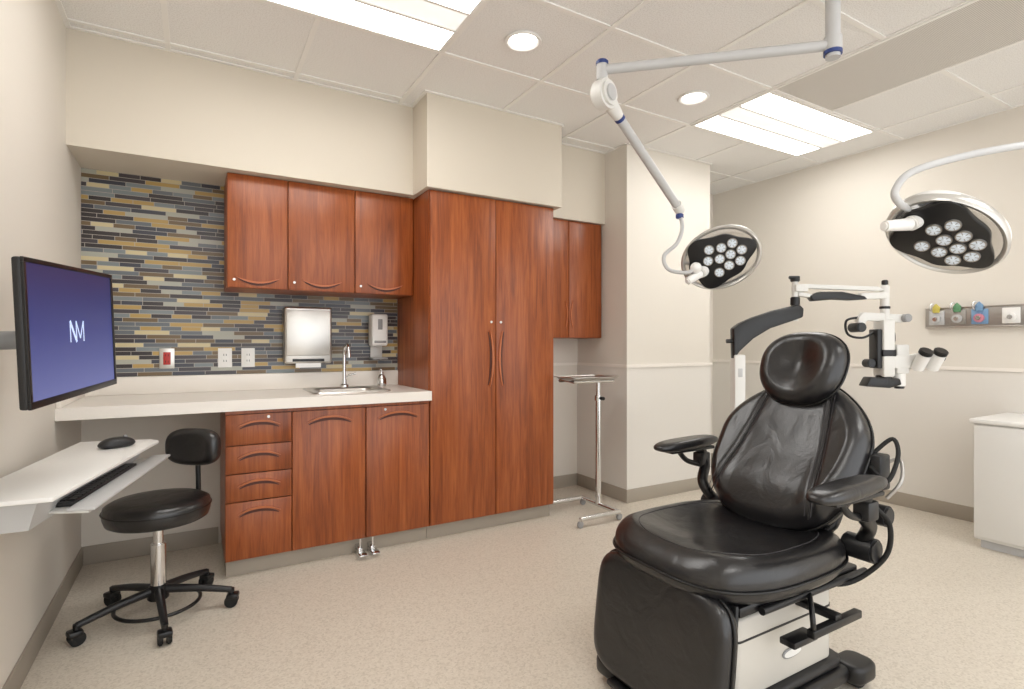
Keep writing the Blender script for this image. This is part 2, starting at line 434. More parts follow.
box('toe_kick',1.2245,2.13,YC+0.05,YB-0.02,0,0.085,M_base,G)
door('door_1',1.226,1.680,0.09,2.13,YC,G); door('door_2',1.680,2.134,0.09,2.13,YC,G)
for s,x in ((-1,1.634),(1,1.726)):
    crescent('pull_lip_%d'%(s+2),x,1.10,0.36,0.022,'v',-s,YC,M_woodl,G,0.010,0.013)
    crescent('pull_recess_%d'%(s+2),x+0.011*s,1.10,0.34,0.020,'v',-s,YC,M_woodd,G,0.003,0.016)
cyl('lock_1',(1.645,YC-.004,1.335),(1.645,YC+.002,1.335),0.008,M_steel,G)
cyl('lock_2',(1.715,YC-.004,1.335),(1.715,YC+.002,1.335),0.008,M_steel,G)
YU=3.356
G=group('wall_cabinet_over_sink',(0,0,0))
box('carcass',0.15,1.222,YU+0.021,YB-0.009,1.505,2.138,M_wood,G)
for k,(a,b) in enumerate([(0.15,0.462),(0.462,0.846),(0.846,1.222)]):
    door('door_%d'%(k+1),a,b,1.505,2.138,YU,G)
    c=(a+b)/2
    crescent('pull_lip_%d'%(k+1),c,1.566,0.22,0.028,'h',-1,YU,M_woodl,G,0.010,0.011)
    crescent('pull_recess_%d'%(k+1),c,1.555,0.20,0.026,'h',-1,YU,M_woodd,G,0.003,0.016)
    cyl('lock_%d'%(k+1),(a+0.035,YU-.004,1.55),(a+.035,YU+.002,1.55),0.007,M_steel,G)
G=group('wall_cabinet_recess',(0,0,0))
box('carcass',2.145,2.785,YU+0.021,YB-0.001,1.24,2.139,M_wood,G)
door('door_1',2.145,2.465,1.24,2.139,YU,G); door('door_2',2.465,2.785,1.24,2.139,YU,G)
for s,x in ((-1,2.43),(1,2.50)):
    crescent('pull_lip_%d'%(s+2),x,1.42,0.20,0.016,'v',-s,YU,M_woodl,G,0.006,0.010)
SX0,SX1,SY0,SY1=0.60,1.00,3.20,3.53
G=group('countertop',(0,0,0))
bm=bmesh.new()
yb=YB-0.0005
x0,x1,y0=XL+.001,1.2235,3.045
P=[(x0,y0),(SX0,y0),(SX1,y0),(x1,y0),(x0,SY0),(SX0,SY0),(SX1,SY0),(x1,SY0),(x0,SY1),(SX0,SY1),(SX1,SY1),(x1,SY1),(x0,yb),(SX0,yb),(SX1,yb),(x1,yb)]
tv=[bm.verts.new((x,y,0.91)) for x,y in P]
fs=[]
for r in range(3):
    for c in range(3):
        if r==1 and c==1: continue
        i=r*4+c; fs.append(bm.faces.new((tv[i],tv[i+1],tv[i+5],tv[i+4])))
ret=bmesh.ops.extrude_face_region(bm,geom=fs)
vs=[v for v in ret['geom'] if isinstance(v,bmesh.types.BMVert)]
bmesh.ops.translate(bm,verts=vs,vec=(0,0,-0.055))
finish(bm,'slab',M_counter,G)
box('upstand_back',x0,x1,YB-0.02,YB-0.0005,0.9105,1.01,M_counter,G,0.003)
box('upstand_side',XL+.001,XL+0.02,3.06,YB-0.02,0.9105,1.01,M_counter,G,0.003)
G=group('stainless_sink',(0,0,0))
bm=bmesh.new()
def rr(x0,x1,y0,y1,z,r,n=6):
    pts=[]
    for cx,cy,a0 in ((x1-r,y1-r,0),(x0+r,y1-r,90),(x0+r,y0+r,180),(x1-r,y0+r,270)):
        for k in range(n+1):
            a=math.radians(a0+90*k/n); pts.append((cx+r*math.cos(a),cy+r*math.sin(a),z))
    return [bm.verts.new(p) for p in pts]
R=[rr(SX0-.025,SX1+.025,SY0-.025,SY1+.07,0.9105,0.04),rr(SX0-.02,SX1+.02,SY0-.02,SY1+.065,0.918,0.038),rr(SX0+.02,SX1-.02,SY0+.015,SY1-.02,0.917,0.05),rr(SX0+.03,SX1-.03,SY0+.025,SY1-.03,0.905,0.05),rr(SX0+.04,SX1-.04,SY0+.035,SY1-.04,0.76,0.05),rr(SX0+.08,SX1-.08,SY0+.075,SY1-.08,0.745,0.04)]
for a,b in zip(R,R[1:]):
    n=len(a)
    for i in range(n): bm.faces.new((a[i],a[(i+1)%n],b[(i+1)%n],b[i]))
bm.faces.new(R[-1])
finish(bm,'basin',M_steel,G,angle=50)
lathe('drain',[(0,.004),(0.03,.004),(0.04,.0),(0,0)],M_chrome,G,M=Matrix.Translation((0.8,3.36,0.746)))
G=group('gooseneck_faucet',(0.83,3.565,0.918))
lathe('escutcheon',[(0,0),(0.03,0),(0.028,0.012),(0.016,0.02),(0.014,0.05),(0,0.05)],M_chrome,G)
tube('spout',[(0,0,0.03),(0,0,0.14),(0,-0.003,0.22),(0,-0.03,0.262),(0,-0.075,0.27),(0,-0.11,0.25),(0,-0.118,0.21)],0.011,M_chrome,G)
cyl('aerator',(0,-.118,.215),(0,-.119,.19),0.013,M_chrome,G)
tube('lever',[(0,0,.06),(.03,-.01,.075),(.07,-.02,.085)],0.006,M_chrome,G)
G=group('soap_pump',(1.085,3.60,0.9105))
lathe('bottle',[(0,0),(0.03,0),(0.032,0.02),(0.03,0.05),(0.02,0.07),(0.012,0.08),(0.012,0.095),(0,0.095)],M_chrome,G)
tube('spout',[(0,0,.09),(0,0,.11),(-.01,-.02,.118),(-.02,-.05,.11)],0.006,M_chrome,G)
G=group('paper_towel_dispenser',(0,0,0))
box('housing',0.475,0.757,3.585,YB-0.009,1.07,1.425,M_steel,G,0.012,3)
box('door_panel',0.485,0.747,3.578,3.586,1.12,1.405,M_steel,G,0.003)
box('towel_slot',0.52,0.71,3.582,3.60,1.083,1.10,M_dark,G,0.002)
box('paper_towel',0.54,0.69,3.59,3.6,1.045,1.09,M_white,G)
G=group('soap_dispenser',(0,0,0))
box('housing',1.015,1.125,3.58,YB-0.009,1.18,1.395,M_white,G,0.015,3)
box('window',1.055,1.085,3.577,3.582,1.29,1.36,M_grey,G,0.002)
prism('push_lever',[(3.59,1.18),(3.575,1.21),(3.59,1.23),(3.66,1.23),(3.66,1.18)],'x',1.03,1.11,M_grey,G,0.003)
box('drip_tray',1.02,1.12,3.57,YB-0.009,1.09,1.102,M_grey,G,0.003)
box('tray_backplate',1.03,1.11,YB-0.02,YB-0.009,1.09,1.19,M_offwhite,G,0.002)
for i,(x,m) in enumerate([(-0.14,M_red),(0.154,M_white),(0.279,M_white)]):
    G=group('wall_outlet',(x,YB-0.009,1.11))
    box('plate',-.037,.037,-.006,0,-.058,.058,M_steel if i==0 else M_white,G,0.002)
    box('receptacle',-.018,.018,-.009,-.005,-.036,.036,m,G,0.002)
    boxes('slots',[(-.008,-.005,-.0095,-.009,.012,.024),(.005,.008,-.0095,-.009,.012,.024),(-.008,-.005,-.0095,-.009,-.024,-.012),(.005,.008,-.0095,-.009,-.024,-.012)],M_dark,G)
G=group('sink_foot_pedals',(0.0,0,0))
for i,x in enumerate((0.80,0.87)):
    box('bracket_%d'%i,x-.012,x+.012,3.05,3.13,0.03,0.05,M_chrome,G,0.003)
    cyl('stem_%d'%i,(x,3.06,0.045),(x,3.06,0.10),0.006,M_chrome,G)
    box('pedal_%d'%i,x-.022,x+.022,2.98,3.06,0.022,0.032,M_chrome,G,0.003)
    box('foot_%d'%i,x-.015,x+.015,3.04,3.12,0.0,0.03,M_chrome,G,0.002)

# ------------------------------------------------------------------ monitor
G=group('wall_mounted_monitor',(-0.313,2.015,1.228),rot=(math.radians(-1.5),math.radians(-2.5),math.radians(79)))
hw,hh=0.292,0.187
box('housing',-hw,hw,-0.012,0.008,-hh,hh,M_dark,G,0.006)
boxes('bezel',[(-hw,hw,-.018,-.011,hh-.012,hh),(-hw,hw,-.018,-.011,-hh,-hh+.018),(-hw,-hw+.012,-.018,-.011,-hh+.018,hh-.012),(hw-.012,hw,-.018,-.011,-hh+.018,hh-.012)],M_black,G,0.001)
box('screen',-hw+.012,hw-.012,-.0145,-.0125,-hh+.018,hh-.012,M_screen,G)
def stroke(name,a,b,w,m):
    a=Vector(a);b=Vector(b);d=(b-a).normalized();n=Vector((-d.y,d.x))*w/2
    prism(name,[tuple(a+n),tuple(b+n),tuple(b-n),tuple(a-n)],'y',-.0155,-.0146,m,G)
for i,(a,b) in enumerate([((-.045,-.03),(-.045,.03)),((-.045,.03),(-.005,-.03)),((-.005,-.03),(-.005,.03)),((-.005,.03),(.02,-.02)),((.02,-.02),(.045,.03)),((.045,.03),(.045,-.03))]):
    stroke('logo_stroke_%d'%i,a,b,0.004 if i!=1 else .009,M_logo)
box('rear_bulge',-0.14,0.14,0.008,0.045,-0.1,0.1,M_dark,G,0.01)
cyl('mount_arm',(-0.08,0.03,-0.02),(-0.10,0.165,-0.02),0.025,M_grey,G)
box('mount_plate',-0.10,0.06,0.045,0.06,-0.08,0.08,M_grey,G,0.004)
G2=group('monitor_wall_track',(0,0,0))
box('track',XL+.0005,XL+0.035,1.86,1.95,0.82,1.36,M_offwhite,G2,0.006)
box('channel_cover',XL+.035,XL+0.06,1.875,1.935,1.13,1.28,M_offwhite,G2,0.006)

# ------------------------------------------------------------------ keyboard workstation
G=group('wall_mounted_keyboard_workstation',(0,0,0))
zt=0.78
top=[(-0.135,2.77),(-0.165,2.82),(-0.42,2.89),(-0.50,2.35),(-0.524,2.20),(-0.524,1.90),(-0.33,1.88)]
prism('worksurface',top,'z',zt-0.014,zt,M_white,G,0.004)
hs=[(-0.17,2.74),(-0.42,2.83),(-0.50,2.33),(-0.524,2.19),(-0.524,1.93),(-0.37,1.92)]
bm=bmesh.new()
A=[bm.verts.new((x,y,zt-0.014)) for x,y in hs]
cx=sum(p[0] for p in hs)/6-0.05; cy=sum(p[1] for p in hs)/6
B=[bm.verts.new((max(-.524,cx+(x-cx)*0.75),cy+(y-cy)*0.93,zt-0.10)) for x,y in hs]
bm.faces.new(A); bm.faces.new(B[::-1])
for i in range(6): bm.faces.new((A[i],A[(i+1)%6],B[(i+1)%6],B[i]))
finish(bm,'housing',M_lgrey,G)
dv=Vector((0.20,0.98)).normalized(); nv=Vector((0.98,-0.20)).normalized()
def L2(o,a,b): p=Vector(o)+dv*a+nv*b; return (p.x,p.y)
o=(-0.27,2.0)
prism('keyboard_shelf',[L2(o,0,0),L2(o,0.80,0),L2(o,0.80,-0.20),L2(o,0.03,-0.13)],'z',0.695,0.703,M_offwhite,G,0.003)
prism('palm_rest',[L2(o,-0.005,0.016),L2(o,0.81,0.016),L2(o,0.81,-0.055),L2(o,-0.005,-0.055)],'z',0.703,0.713,M_lgrey,G,0.004)
G3=group('keyboard',(0,0,0))
prism('key_bed',[L2(o,.06,-.056),L2(o,.62,-.056),L2(o,.62,-.19),L2(o,.06,-.16)],'z',0.7035,0.718,M_dark,G3,0.003)
for r in range(4):
    for c in range(18):
        a=.075+c*.0295; b=-.062-r*.0235
        prism('key_%d_%d'%(r,c),[L2(o,a,b),L2(o,a+.025,b),L2(o,a+.025,b-.019),L2(o,a,b-.019)],'z',0.718,0.722,M_black,G3)
G=group('computer_mouse',(-0.27,2.66,zt+0.0005),rz=math.radians(-60))
cushion('shell',0.035,0.065,2.3,0.034,Matrix.Identity(4),M_dark,G,edge=0.022,top=lambda x,y:0.006-0.004*(y/.06)**2,N=40,K=8)
cyl('scroll_wheel',(-.004,.03,.037),(.004,.03,.037),0.008,M_grey,G)

# ------------------------------------------------------------------ stool
G=group('rolling_stool',(-0.14,2.84,0))
lathe('seat_cushion',[(0,0.515),(0.12,0.517),(0.175,0.513),(0.198,0.500),(0.203,0.480),(0.201,0.455),(0.193,0.43),(0.18,0.422),(0,0.42)],M_leather,G,angle=60)
tube('seat_piping',[(0.203*math.cos(a*math.pi/12),0.203*math.sin(a*math.pi/12),0.478) for a in range(24)],0.004,M_seam,G,closed=True,k=3,seg=6)
cyl('seat_plate',(0,0,.405),(0,0,.422),0.12,M_black,G)
cyl('gas_column',(0,0,.25),(0,0,.41),0.019,M_chrome,G)
cyl('outer_column',(0,0,.09),(0,0,.32),0.030,M_chrome,G,bevel=.004)
cyl('hub',(0,0,.075),(0,0,.14),0.042,M_black,G,r2=0.036,bevel=.005)
angs=[math.radians(x) for x in (-13,-83,-157,130,50)]
for i,a in enumerate(angs):
    c,s=math.cos(a),math.sin(a)
    tube('spoke_%d'%(i+1),[(c*.03,s*.03,.115),(c*.16,s*.16,.10),(c*.29,s*.29,.075)],0.019,M_dark,G,r2=0.013,seg=12)
    cyl('caster_stem_%d'%(i+1),(c*.29,s*.29,.04),(c*.29,s*.29,.082),0.012,M_black,G)
    px,py=-s,c
    for q in (-1,1):
        cyl('caster_wheel_%d_%d'%(i+1,q),(c*.29+px*.006*q,s*.29+py*.006*q,.0275),(c*.29+px*.024*q,s*.29+py*.024*q,.0275),0.0275,M_rubber,G,bevel=.004)
    box('caster_hood_%d'%(i+1),-.02,.03,-.026,.026,.035,.06,M_black,G,0.008,M=Matrix.Translation((c*.29,s*.29,0))@Matrix.Rotation(a,4,'Z'))
tube('foot_ring',[(0.16*math.cos(a*math.pi/12),0.16*math.sin(a*math.pi/12),0.055) for a in range(24)],0.008,M_black,G,closed=True,k=3,seg=8)
ba=math.radians(52)
bc=Vector((math.cos(ba),math.sin(ba)))
tube('back_support',[(bc.x*.08,bc.y*.08,.412),(bc.x*.20,bc.y*.20,.415),(bc.x*.245,bc.y*.245,.45),(bc.x*.245,bc.y*.245,.62),(bc.x*.245,bc.y*.245,.70)],0.011,M_black,G)
ez=Vector((-bc.x,-bc.y,0)); ex=Vector((-bc.y,bc.x,0)); ey=ez.cross(ex)
Mb=frame((bc.x*.245,bc.y*.245,.70),ex,ey,ez)
cushion('back_cushion',0.135,0.088,3,0.05,Mb,M_leather,G,edge=0.025,top=lambda x,y:0.25*x*x/0.125,N=64,K=10)

# ------------------------------------------------------------------ instrument stand
G=group('instrument_stand',(2.355,3.00,0))
z=0.965
bm=bmesh.new()
def rr2(a,b,z,r,n=5):
    return rr(-a,a,-b,b,z,r,n)
R=[rr2(.20,.13,z,.03),rr2(.20,.13,z+.004,.03),rr2(.19,.12,z+.003,.03),rr2(.18,.11,z-.012,.03),rr2(.178,.108,z-.014,.03),rr2(.188,.118,z-.002,.03)]
for a,b in zip(R,R[1:]+R[:1]):
    n=len(a)
    for i in range(n): bm.faces.new((a[i],a[(i+1)%n],b[(i+1)%n],b[i]))
bm.faces.new(R[3])
finish(bm,'tray',M_steel,G,angle=40)
tube('tray_frame',[(0.17,-.08,z-.026),(-.17,-.08,z-.026),(-.17,.08,z-.026),(.17,.08,z-.026)],0.012,M_chrome,G,smooth=False,closed=True,seg=8)
cyl('upper_post',(0.12,.02,.5),(.12,.02,z-.02),0.015,M_chrome,G)
cyl('lower_post',(0.12,.02,.06),(.12,.02,.80),0.021,M_chrome,G)
cyl('post_collar',(0.12,.02,.79),(.12,.02,.83),0.028,M_chrome,G,bevel=.004)
cyl('lock_knob',(0.12,.0,.81),(.12,-.04,.81),0.012,M_black,G)
tube('base_bar_1',[(.12,-.20,.055),(.12,.22,.055)],0.016,M_chrome,G,smooth=False)
tube('base_bar_2',[(-.20,-.19,.055),(.13,-.19,.055)],0.016,M_chrome,G,smooth=False)
tube('base_bar_3',[(-.20,.21,.055),(.13,.21,.055)],0.016,M_chrome,G,smooth=False)
for i,(x,y) in enumerate([(-.20,-.19),(.13,-.19),(-.2,.21),(.13,.21)]):
    cyl('caster_stem_%d'%i,(x,y,.03),(x,y,.06),0.008,M_chrome,G)
    cyl('caster_%d'%i,(x,y-.01,.022),(x,y+.01,.022),0.022,M_grey,G,bevel=.003)

# ------------------------------------------------------------------ right equipment cabinet
G=group('white_supply_cabinet',(0,0,0))
box('body',3.96,4.485,0.45,1.385,0.05,0.73,M_offwhite,G,0.006)
box('top',3.94,4.487,0.44,1.40,0.73,0.755,M_white,G,0.006)
box('plinth',3.99,4.47,0.47,1.36,0,0.05,M_lgrey,G)
for i,(a,b) in enumerate([(0.455,0.91),(0.915,1.38)]):
    box('door_%d'%(i+1),3.945,3.96,a,b,0.07,0.72,M_offwhite,G,0.004)
    box('pull_%d'%(i+1),3.925,3.945,(b-.06 if i==0 else a+.03),(b-.03 if i==0 else a+.06),0.42,0.56,M_alu,G,0.004)

# ------------------------------------------------------------------ gas outlets on right wall
G=group('medical_gas_outlet_panel',(0,0,0))
xw=XR-0.0005
box('rail_panel',xw-0.03,xw,0.8,1.84,1.305,1.445,M_alu,G,0.004)
boxes('rail_lips',[(xw-.036,xw-.03,0.8,1.84,1.437,1.447),(xw-.036,xw-.03,0.8,1.84,1.303,1.313)],M_steel,G,0.001)
for i,(y,m1,m2) in enumerate([(1.77,M_lgrey,M_yel),(1.65,M_lgrey,M_grn),(1.53,M_pink,M_cyan),(1.37,M_white,M_offwhite),(1.2,M_grey,M_white)]):
    box('outlet_plate_%d'%i,xw-.036,xw-.03,y-.045,y+.045,1.325,1.425,(M_lgrey,M_alu,M_cyan,M_white,M_alu)[i],G,0.003)
    cyl('outlet_body_%d'%i,(xw-.036,y,1.365),(xw-.055,y,1.365),0.028,m1 if i<3 else M_white,G,bevel=.003)
    cyl('outlet_socket_%d'%i,(xw-.055,y,1.365),(xw-.065,y,1.365),0.014,M_chrome,G,bevel=.002)
    if i<3:
        prism('tag_%d'%i,[(y-.02,1.41),(y+.02,1.41),(y+.022,1.45),(y,1.475),(y-.022,1.45)],'x',xw-.045,xw-.037,m2,G,0.002)
        tube('hook_%d'%i,[(xw-.04,y+.025,1.42),(xw-.06,y+.03,1.45),(xw-.05,y+.02,1.475),(xw-.035,y+.01,1.46)],0.004,M_chrome,G)

# ------------------------------------------------------------------ surgical lights
def vec(r,u,d):
    return Vector((0.8634*r+0.5045*d,-0.5045*r+0.8634*d,u)).normalized()
def headunit(G,c,n,e,hand,lensrows,k_=0.88,hl=(-.07,.13)):
    n=Vector(n).normalized(); e=Vector(e); e=(e-n*e.dot(n)).normalized(); f=n.cross(e)
    M=frame(c,e,f,n)@Matrix.Scale(k_,4)
    cushion('rear_shell',0.218,0.172,2.2,0.065,M@Matrix.Rotation(math.pi,4,'X'),M_white,G,edge=0.035,N=72,K=8)
    N=72
    bm=bmesh.new(); ri=[]
    for s,z in ((0.99,-0.045),(1.03,-0.035),(1.05,0.002),(1.0,0.014),(0.93,0.008),(0.92,-0.004)):
        ri.append([bm.verts.new((0.215*s*math.cos(2*math.pi*i/N),0.17*s*math.sin(2*math.pi*i/N),z)) for i in range(N)])
    for a,b in zip(ri,ri[1:]+ri[:1]):
        for i in range(N): bm.faces.new((a[i],a[(i+1)%N],b[(i+1)%N],b[i]))
    finish(bm,'rim',M_rim,G,angle=60,M=M)
    cushion('reflective_field',0.205,0.158,2.1,0.006,M,M_chrome,G,edge=0.004,N=72,K=6)
    P=[]
    for i in range(90):
        a=2*math.pi*i/90
        rr_=0.150*(1+0.11*math.cos(3*a)+0.06*math.cos(6*a))
        P.append((rr_*1.22*math.cos(a)-.008,rr_*0.95*math.sin(a)))
    prism('black_front',P,'z',-0.002,0.022,M_black,G,0.006,M=M)
    k=0
    for (x,y) in lensrows:
        Mi=M@Matrix.Translation((x,y,0.022))
        lathe('lens_ring_%d'%k,[(0.0225,0),(0.0285,0),(0.027,0.006),(0.023,0.006)],M_alu,G,M=Mi,seg=20)
        lathe('lens_%d'%k,[(0,0.009),(0.009,0.008),(0.011,0.005),(0.0235,0.005),(0.0235,0.0),(0,0)],M_led,G,M=Mi,seg=20)
        for q in range(3):
            aa=math.radians(30+60*q); cc,ss=math.cos(aa)*.022,math.sin(aa)*.022
            tube('lens_rib_%d_%d'%(k,q),[tuple(Mi@Vector((-cc,-ss,.0062))),tuple(Mi@Vector((cc,ss,.0062)))],0.0012,M_grey,G,smooth=False,seg=5)
        k+=1
    p0=M@Vector((hand[0]+.02,hand[1],0.0)); p1=M@Vector((hand[0],hand[1],0.045)); p2=M@Vector((hand[0]+hl[0],hand[1],hl[1]))
    cyl('handle_collar',p0,p1,0.034*k_,M_white,G,r2=0.030*k_,bevel=.004)
    cyl('handle_grip',p1,p2,0.026*k_,M_white,G,r2=0.021*k_,bevel=.006)
    return M
G=group('ceiling_surgical_light',(0,0,0))
PX,PY=2.133,1.186
cyl('ceiling_canopy',(PX,PY,H-0.05),(PX,PY,H),0.13,M_white,G,r2=0.15,bevel=.01)
cyl('ceiling_post',(PX,PY,2.30),(PX,PY,H-.04),0.026,M_lgrey,G)
cyl('lower_hub',(PX,PY,2.315),(PX,PY,2.385),0.032,M_lgrey,G,bevel=.005)
cyl('lower_hub_cap',(PX,PY,2.305),(PX,PY,2.335),0.033,M_blue,G,bevel=.008)
cyl('upper_hub',(PX,PY,2.55),(PX,PY,2.615),0.04,M_lgrey,G,bevel=.005)
K=Vector((1.484,1.785,2.35))
cyl('swing_arm',(PX,PY,2.35),K,0.020,M_lgrey,G)
cyl('elbow_hub',K+Vector((0,0,-.05)),K+Vector((0,0,.04)),0.024,M_lgrey,G,bevel=.006)
cyl('elbow_cap',K+Vector((0,0,.015)),K+Vector((0,0,.04)),0.026,M_blue,G,bevel=.006)
k2=Vector((1.49,1.78,2.245))
cyl('elbow_drop',K,k2,0.022,M_offwhite,G)
sa=Vector((2.16,1.98,1.885)); dd=(sa-k2).normalized(); pr=dd.cross(Vector((0,0,1))).normalized()
cyl('spring_joint',k2-pr*.035,k2+pr*.035,0.062,M_offwhite,G,bevel=.012)
cyl('spring_joint_cap',k2+pr*.035,k2+pr*.042,0.035,M_lgrey,G,bevel=.003)
cyl('spring_joint_cap_b',k2-pr*.042,k2-pr*.035,0.035,M_lgrey,G,bevel=.003)
cyl('spring_collar',k2+dd*.04,k2+dd*.13,0.034,M_offwhite,G,r2=.024,bevel=.004)
cyl('spring_arm',k2+dd*.05,sa,0.021,M_lgrey,G)
cyl('spring_band',k2+dd*.13,k2+dd*.145,0.0235,M_blue,G)
cyl('arm_end_collar',sa-dd*.05,sa+dd*.015,0.026,M_offwhite,G,bevel=.006)
cyl('arm_end_cap',sa+Vector((0,0,-.02)),sa+Vector((0,0,-.045)),0.020,M_blue,G,bevel=.004)
c1=Vector((2.300,1.842,1.629))
tube('yoke',[sa+Vector((0,0,-.02)),(2.16,1.962,1.79),(2.135,1.975,1.71),(2.076,2.007,1.644),(2.09,1.99,1.575),(2.15,1.93,1.555),(2.20,1.90,1.58)],0.010,M_lgrey,G)
n1=vec(-.42,-.35,-.84); e1=vec(.85,.42,-.2)
hexl=[(0.0,0.0),(0.063,0.0),(0.126,0.0),(0.032,0.055),(0.095,0.055),(0.032,-0.055),(0.095,-0.055),(-0.032,0.072),(-0.032,-0.072),(-.062,0.015)]
headunit(G,c1,n1,e1,(-0.125,-0.03),hexl,0.88)
cyl('upper_swing_arm',(PX,PY,2.58),(3.35,0.45,2.58),0.026,M_offwhite,G)
cyl('elbow_hub_2',(3.35,.45,2.44),(3.35,.45,2.62),0.032,M_offwhite,G,bevel=.006)
k3=Vector((3.35,0.45,2.43)); s3=Vector((2.86,0.56,2.06))
cyl('spring_joint_2',k3+Vector((0,-.035,0)),k3+Vector((0,.035,0)),0.06,M_offwhite,G,bevel=.012)
cyl('spring_arm_2',k3,s3,0.022,M_offwhite,G)
cyl('arm_end_collar_2',s3+Vector((0,0,.03)),s3+Vector((0,0,-.04)),0.028,M_offwhite,G,bevel=.006)
c2=Vector((2.335,0.90,1.580))
n2=vec(-.52,-.74,-.44); e2=vec(.86,-.56,-.08)
e2=(e2-n2*e2.dot(n2)).normalized()
f2=(-e2*(.15*.88)+c2-n2*.02)
tube('yoke_2',[s3,(2.83,.57,1.96),(2.7,.63,1.915),(2.508,.735,1.889),(2.339,.857,1.854),(2.192,.943,1.801),(2.142,.973,1.737),(2.155,.965,1.69),(f2.x,f2.y,f2.z+.01)],0.013,M_lgrey,G)
headunit(G,c2,n2,e2,(-0.15,0.0),hexl,0.88,(-.10,.14))
sphere('yoke_joint_2',f2,0.032,M_white,G)
sphere('yoke_joint_1',(2.195,1.905,1.58),0.028,M_white,G)

# ------------------------------------------------------------------ microscope
G=group('surgical_microscope',(3.286,1.786,0),rz=math.radians(-30.3))
box('column',-.635,-.57,-.035,.035,0.08,1.13,M_offwhite,G,0.008)
box('column_badge',-.615,-.59,-.037,-.034,1.0,1.05,M_lgrey,G,0.001)
for i in range(4):
    a=math.radians(45+90*i); c,s=math.cos(a),math.sin(a)
    tube('base_leg_%d'%i,[(-.6,0,.09),(-.6+c*.27,s*.27,.07)],0.022,M_offwhite,G,smooth=False)
    cyl('base_caster_%d'%i,(-.6+c*.27-s*.012,s*.27+c*.012,.03),(-.6+c*.27+s*.012,s*.27-c*.012,.03),0.03,M_rubber,G,bevel=.004)
    cyl('caster_pin_%d'%i,(-.6+c*.27,s*.27,.03),(-.6+c*.27,s*.27,.07),0.01,M_black,G)
def pr2(name,pts,y0,y1,m,b=0.006): return prism(name,[(a,c) for a,c in pts],'y',y0,y1,m,G,b)
blade=[(-.64,1.285),(-.60,1.315),(-.52,1.35),(-.40,1.39),(-.25,1.425),(-.225,1.40),(-.23,1.35),(-.30,1.325),(-.42,1.285),(-.52,1.225),(-.60,1.15),(-.635,1.10)]
pr2('lower_arm_cover',blade,-.03,.03,M_black,0.01)
cyl('lower_arm_pin',(-.67,0,1.21),(-.62,0,1.21),0.012,M_black,G)
cyl('elbow_post',(-.265,0,1.33),(-.265,0,1.56),0.017,M_offwhite,G)
cyl('elbow_collar',(-.265,0,1.42),(-.265,0,1.47),0.026,M_black,G,bevel=.004)
cyl('elbow_knob',(-.265,0,1.56),(-.265,0,1.58),0.026,M_black,G,bevel=.004)
cyl('elbow_knob_stem',(-.30,0,1.585),(-.24,0,1.585),0.010,M_black,G,bevel=.002)
box('elbow_clamp',-.275,-.2,-.03,.03,1.50,1.545,M_offwhite,G,0.008)
pr2('upper_arm_top',[(-.24,1.535),(-.2,1.545),(.22,1.53),(.25,1.51),(.22,1.505),(-.2,1.52)],-.018,.018,M_offwhite,0.003)
pr2('upper_arm_cover',[(-.19,1.475),(-.13,1.50),(0,1.50),(.13,1.475),(.15,1.455),(.05,1.45),(-.05,1.455),(-.17,1.445)],-.028,.028,M_black,0.008)
pr2('upper_arm_link',[(-.25,1.50),(-.17,1.485),(-.17,1.465),(-.25,1.475)],-.02,.02,M_offwhite,0.003)
pr2('upper_arm_end',[(.11,1.49),(.27,1.50),(.28,1.46),(.11,1.455)],-.025,.025,M_offwhite,0.006)
cyl('head_pivot',(.265,0,1.33),(.265,0,1.54),0.024,M_offwhite,G,bevel=.005)
cyl('head_pivot_cap',(.265,0,1.54),(.265,0,1.57),0.017,M_black,G,bevel=.004)
cyl('head_pivot_ring',(.265,0,1.40),(.265,0,1.415),0.028,M_black,G,bevel=.002)
pr2('head_yoke',[(.10,1.35),(.13,1.38),(.38,1.365),(.385,1.33),(.36,1.32),(.15,1.33),(.12,1.27),(.09,1.28)],-.02,.02,M_offwhite,0.006)
cyl('balance_knob_1',(.10,-.05,1.29),(.10,.05,1.29),0.028,M_black,G,bevel=.005)
cyl('balance_knob_2',(.37,-.05,1.345),(.37,.05,1.345),0.024,M_grey,G,bevel=.005)
tube('head_cable',[(.11,0,1.35),(.05,.02,1.33),(.06,.02,1.25),(.13,.0,1.23),(.2,0,1.26)],0.007,M_black,G)
tube('head_cable_2',[(.28,.03,1.33),(.34,.04,1.28),(.35,.04,1.22),(.33,.03,1.18)],0.006,M_black,G)
box('optics_column',.225,.295,-.05,.05,1.0,1.335,M_offwhite,G,0.012)
box('optics_band',.22,.30,-.052,.052,1.12,1.16,M_black,G,0.006)
box('optics_side_plate',.195,.225,-.04,.04,1.05,1.28,M_black,G,0.006)
cyl('objective',(.258,0,.955),(.258,0,1.01),0.042,M_black,G,bevel=.004)
pr2('hand_grip_plate',[(.13,.945),(.27,.935),(.34,.955),(.33,.99),(.16,1.0)],-.04,.04,M_black,0.008)
cyl('focus_knob',(.17,-.03,1.08),(.17,.03,1.08),0.025,M_black,G,bevel=.004)
box('camera_port',.31,.385,-.04,.04,1.02,1.19,M_offwhite,G,0.01)
box('beam_splitter',.29,.44,-.045,.045,1.05,1.13,M_offwhite,G,0.01)
cyl('camera_tube',(.35,0,.945),(.35,0,1.03),0.032,M_white,G,bevel=.004)
cyl('camera_tube_end',(.35,0,.93),(.35,0,.948),0.026,M_black,G,bevel=.003)
for s in (-1,1):
    p=Vector((.42,s*.034,1.10)); q=Vector((.52,s*.034-.03,1.10+.02))
    cyl('binocular_tube_%d'%(s+2),p,q,0.028,M_offwhite,G,bevel=.004)
    q2=q+(q-p).normalized()*.035
    cyl('eyepiece_%d'%(s+2),q,q2,0.031,M_black,G,bevel=.004)
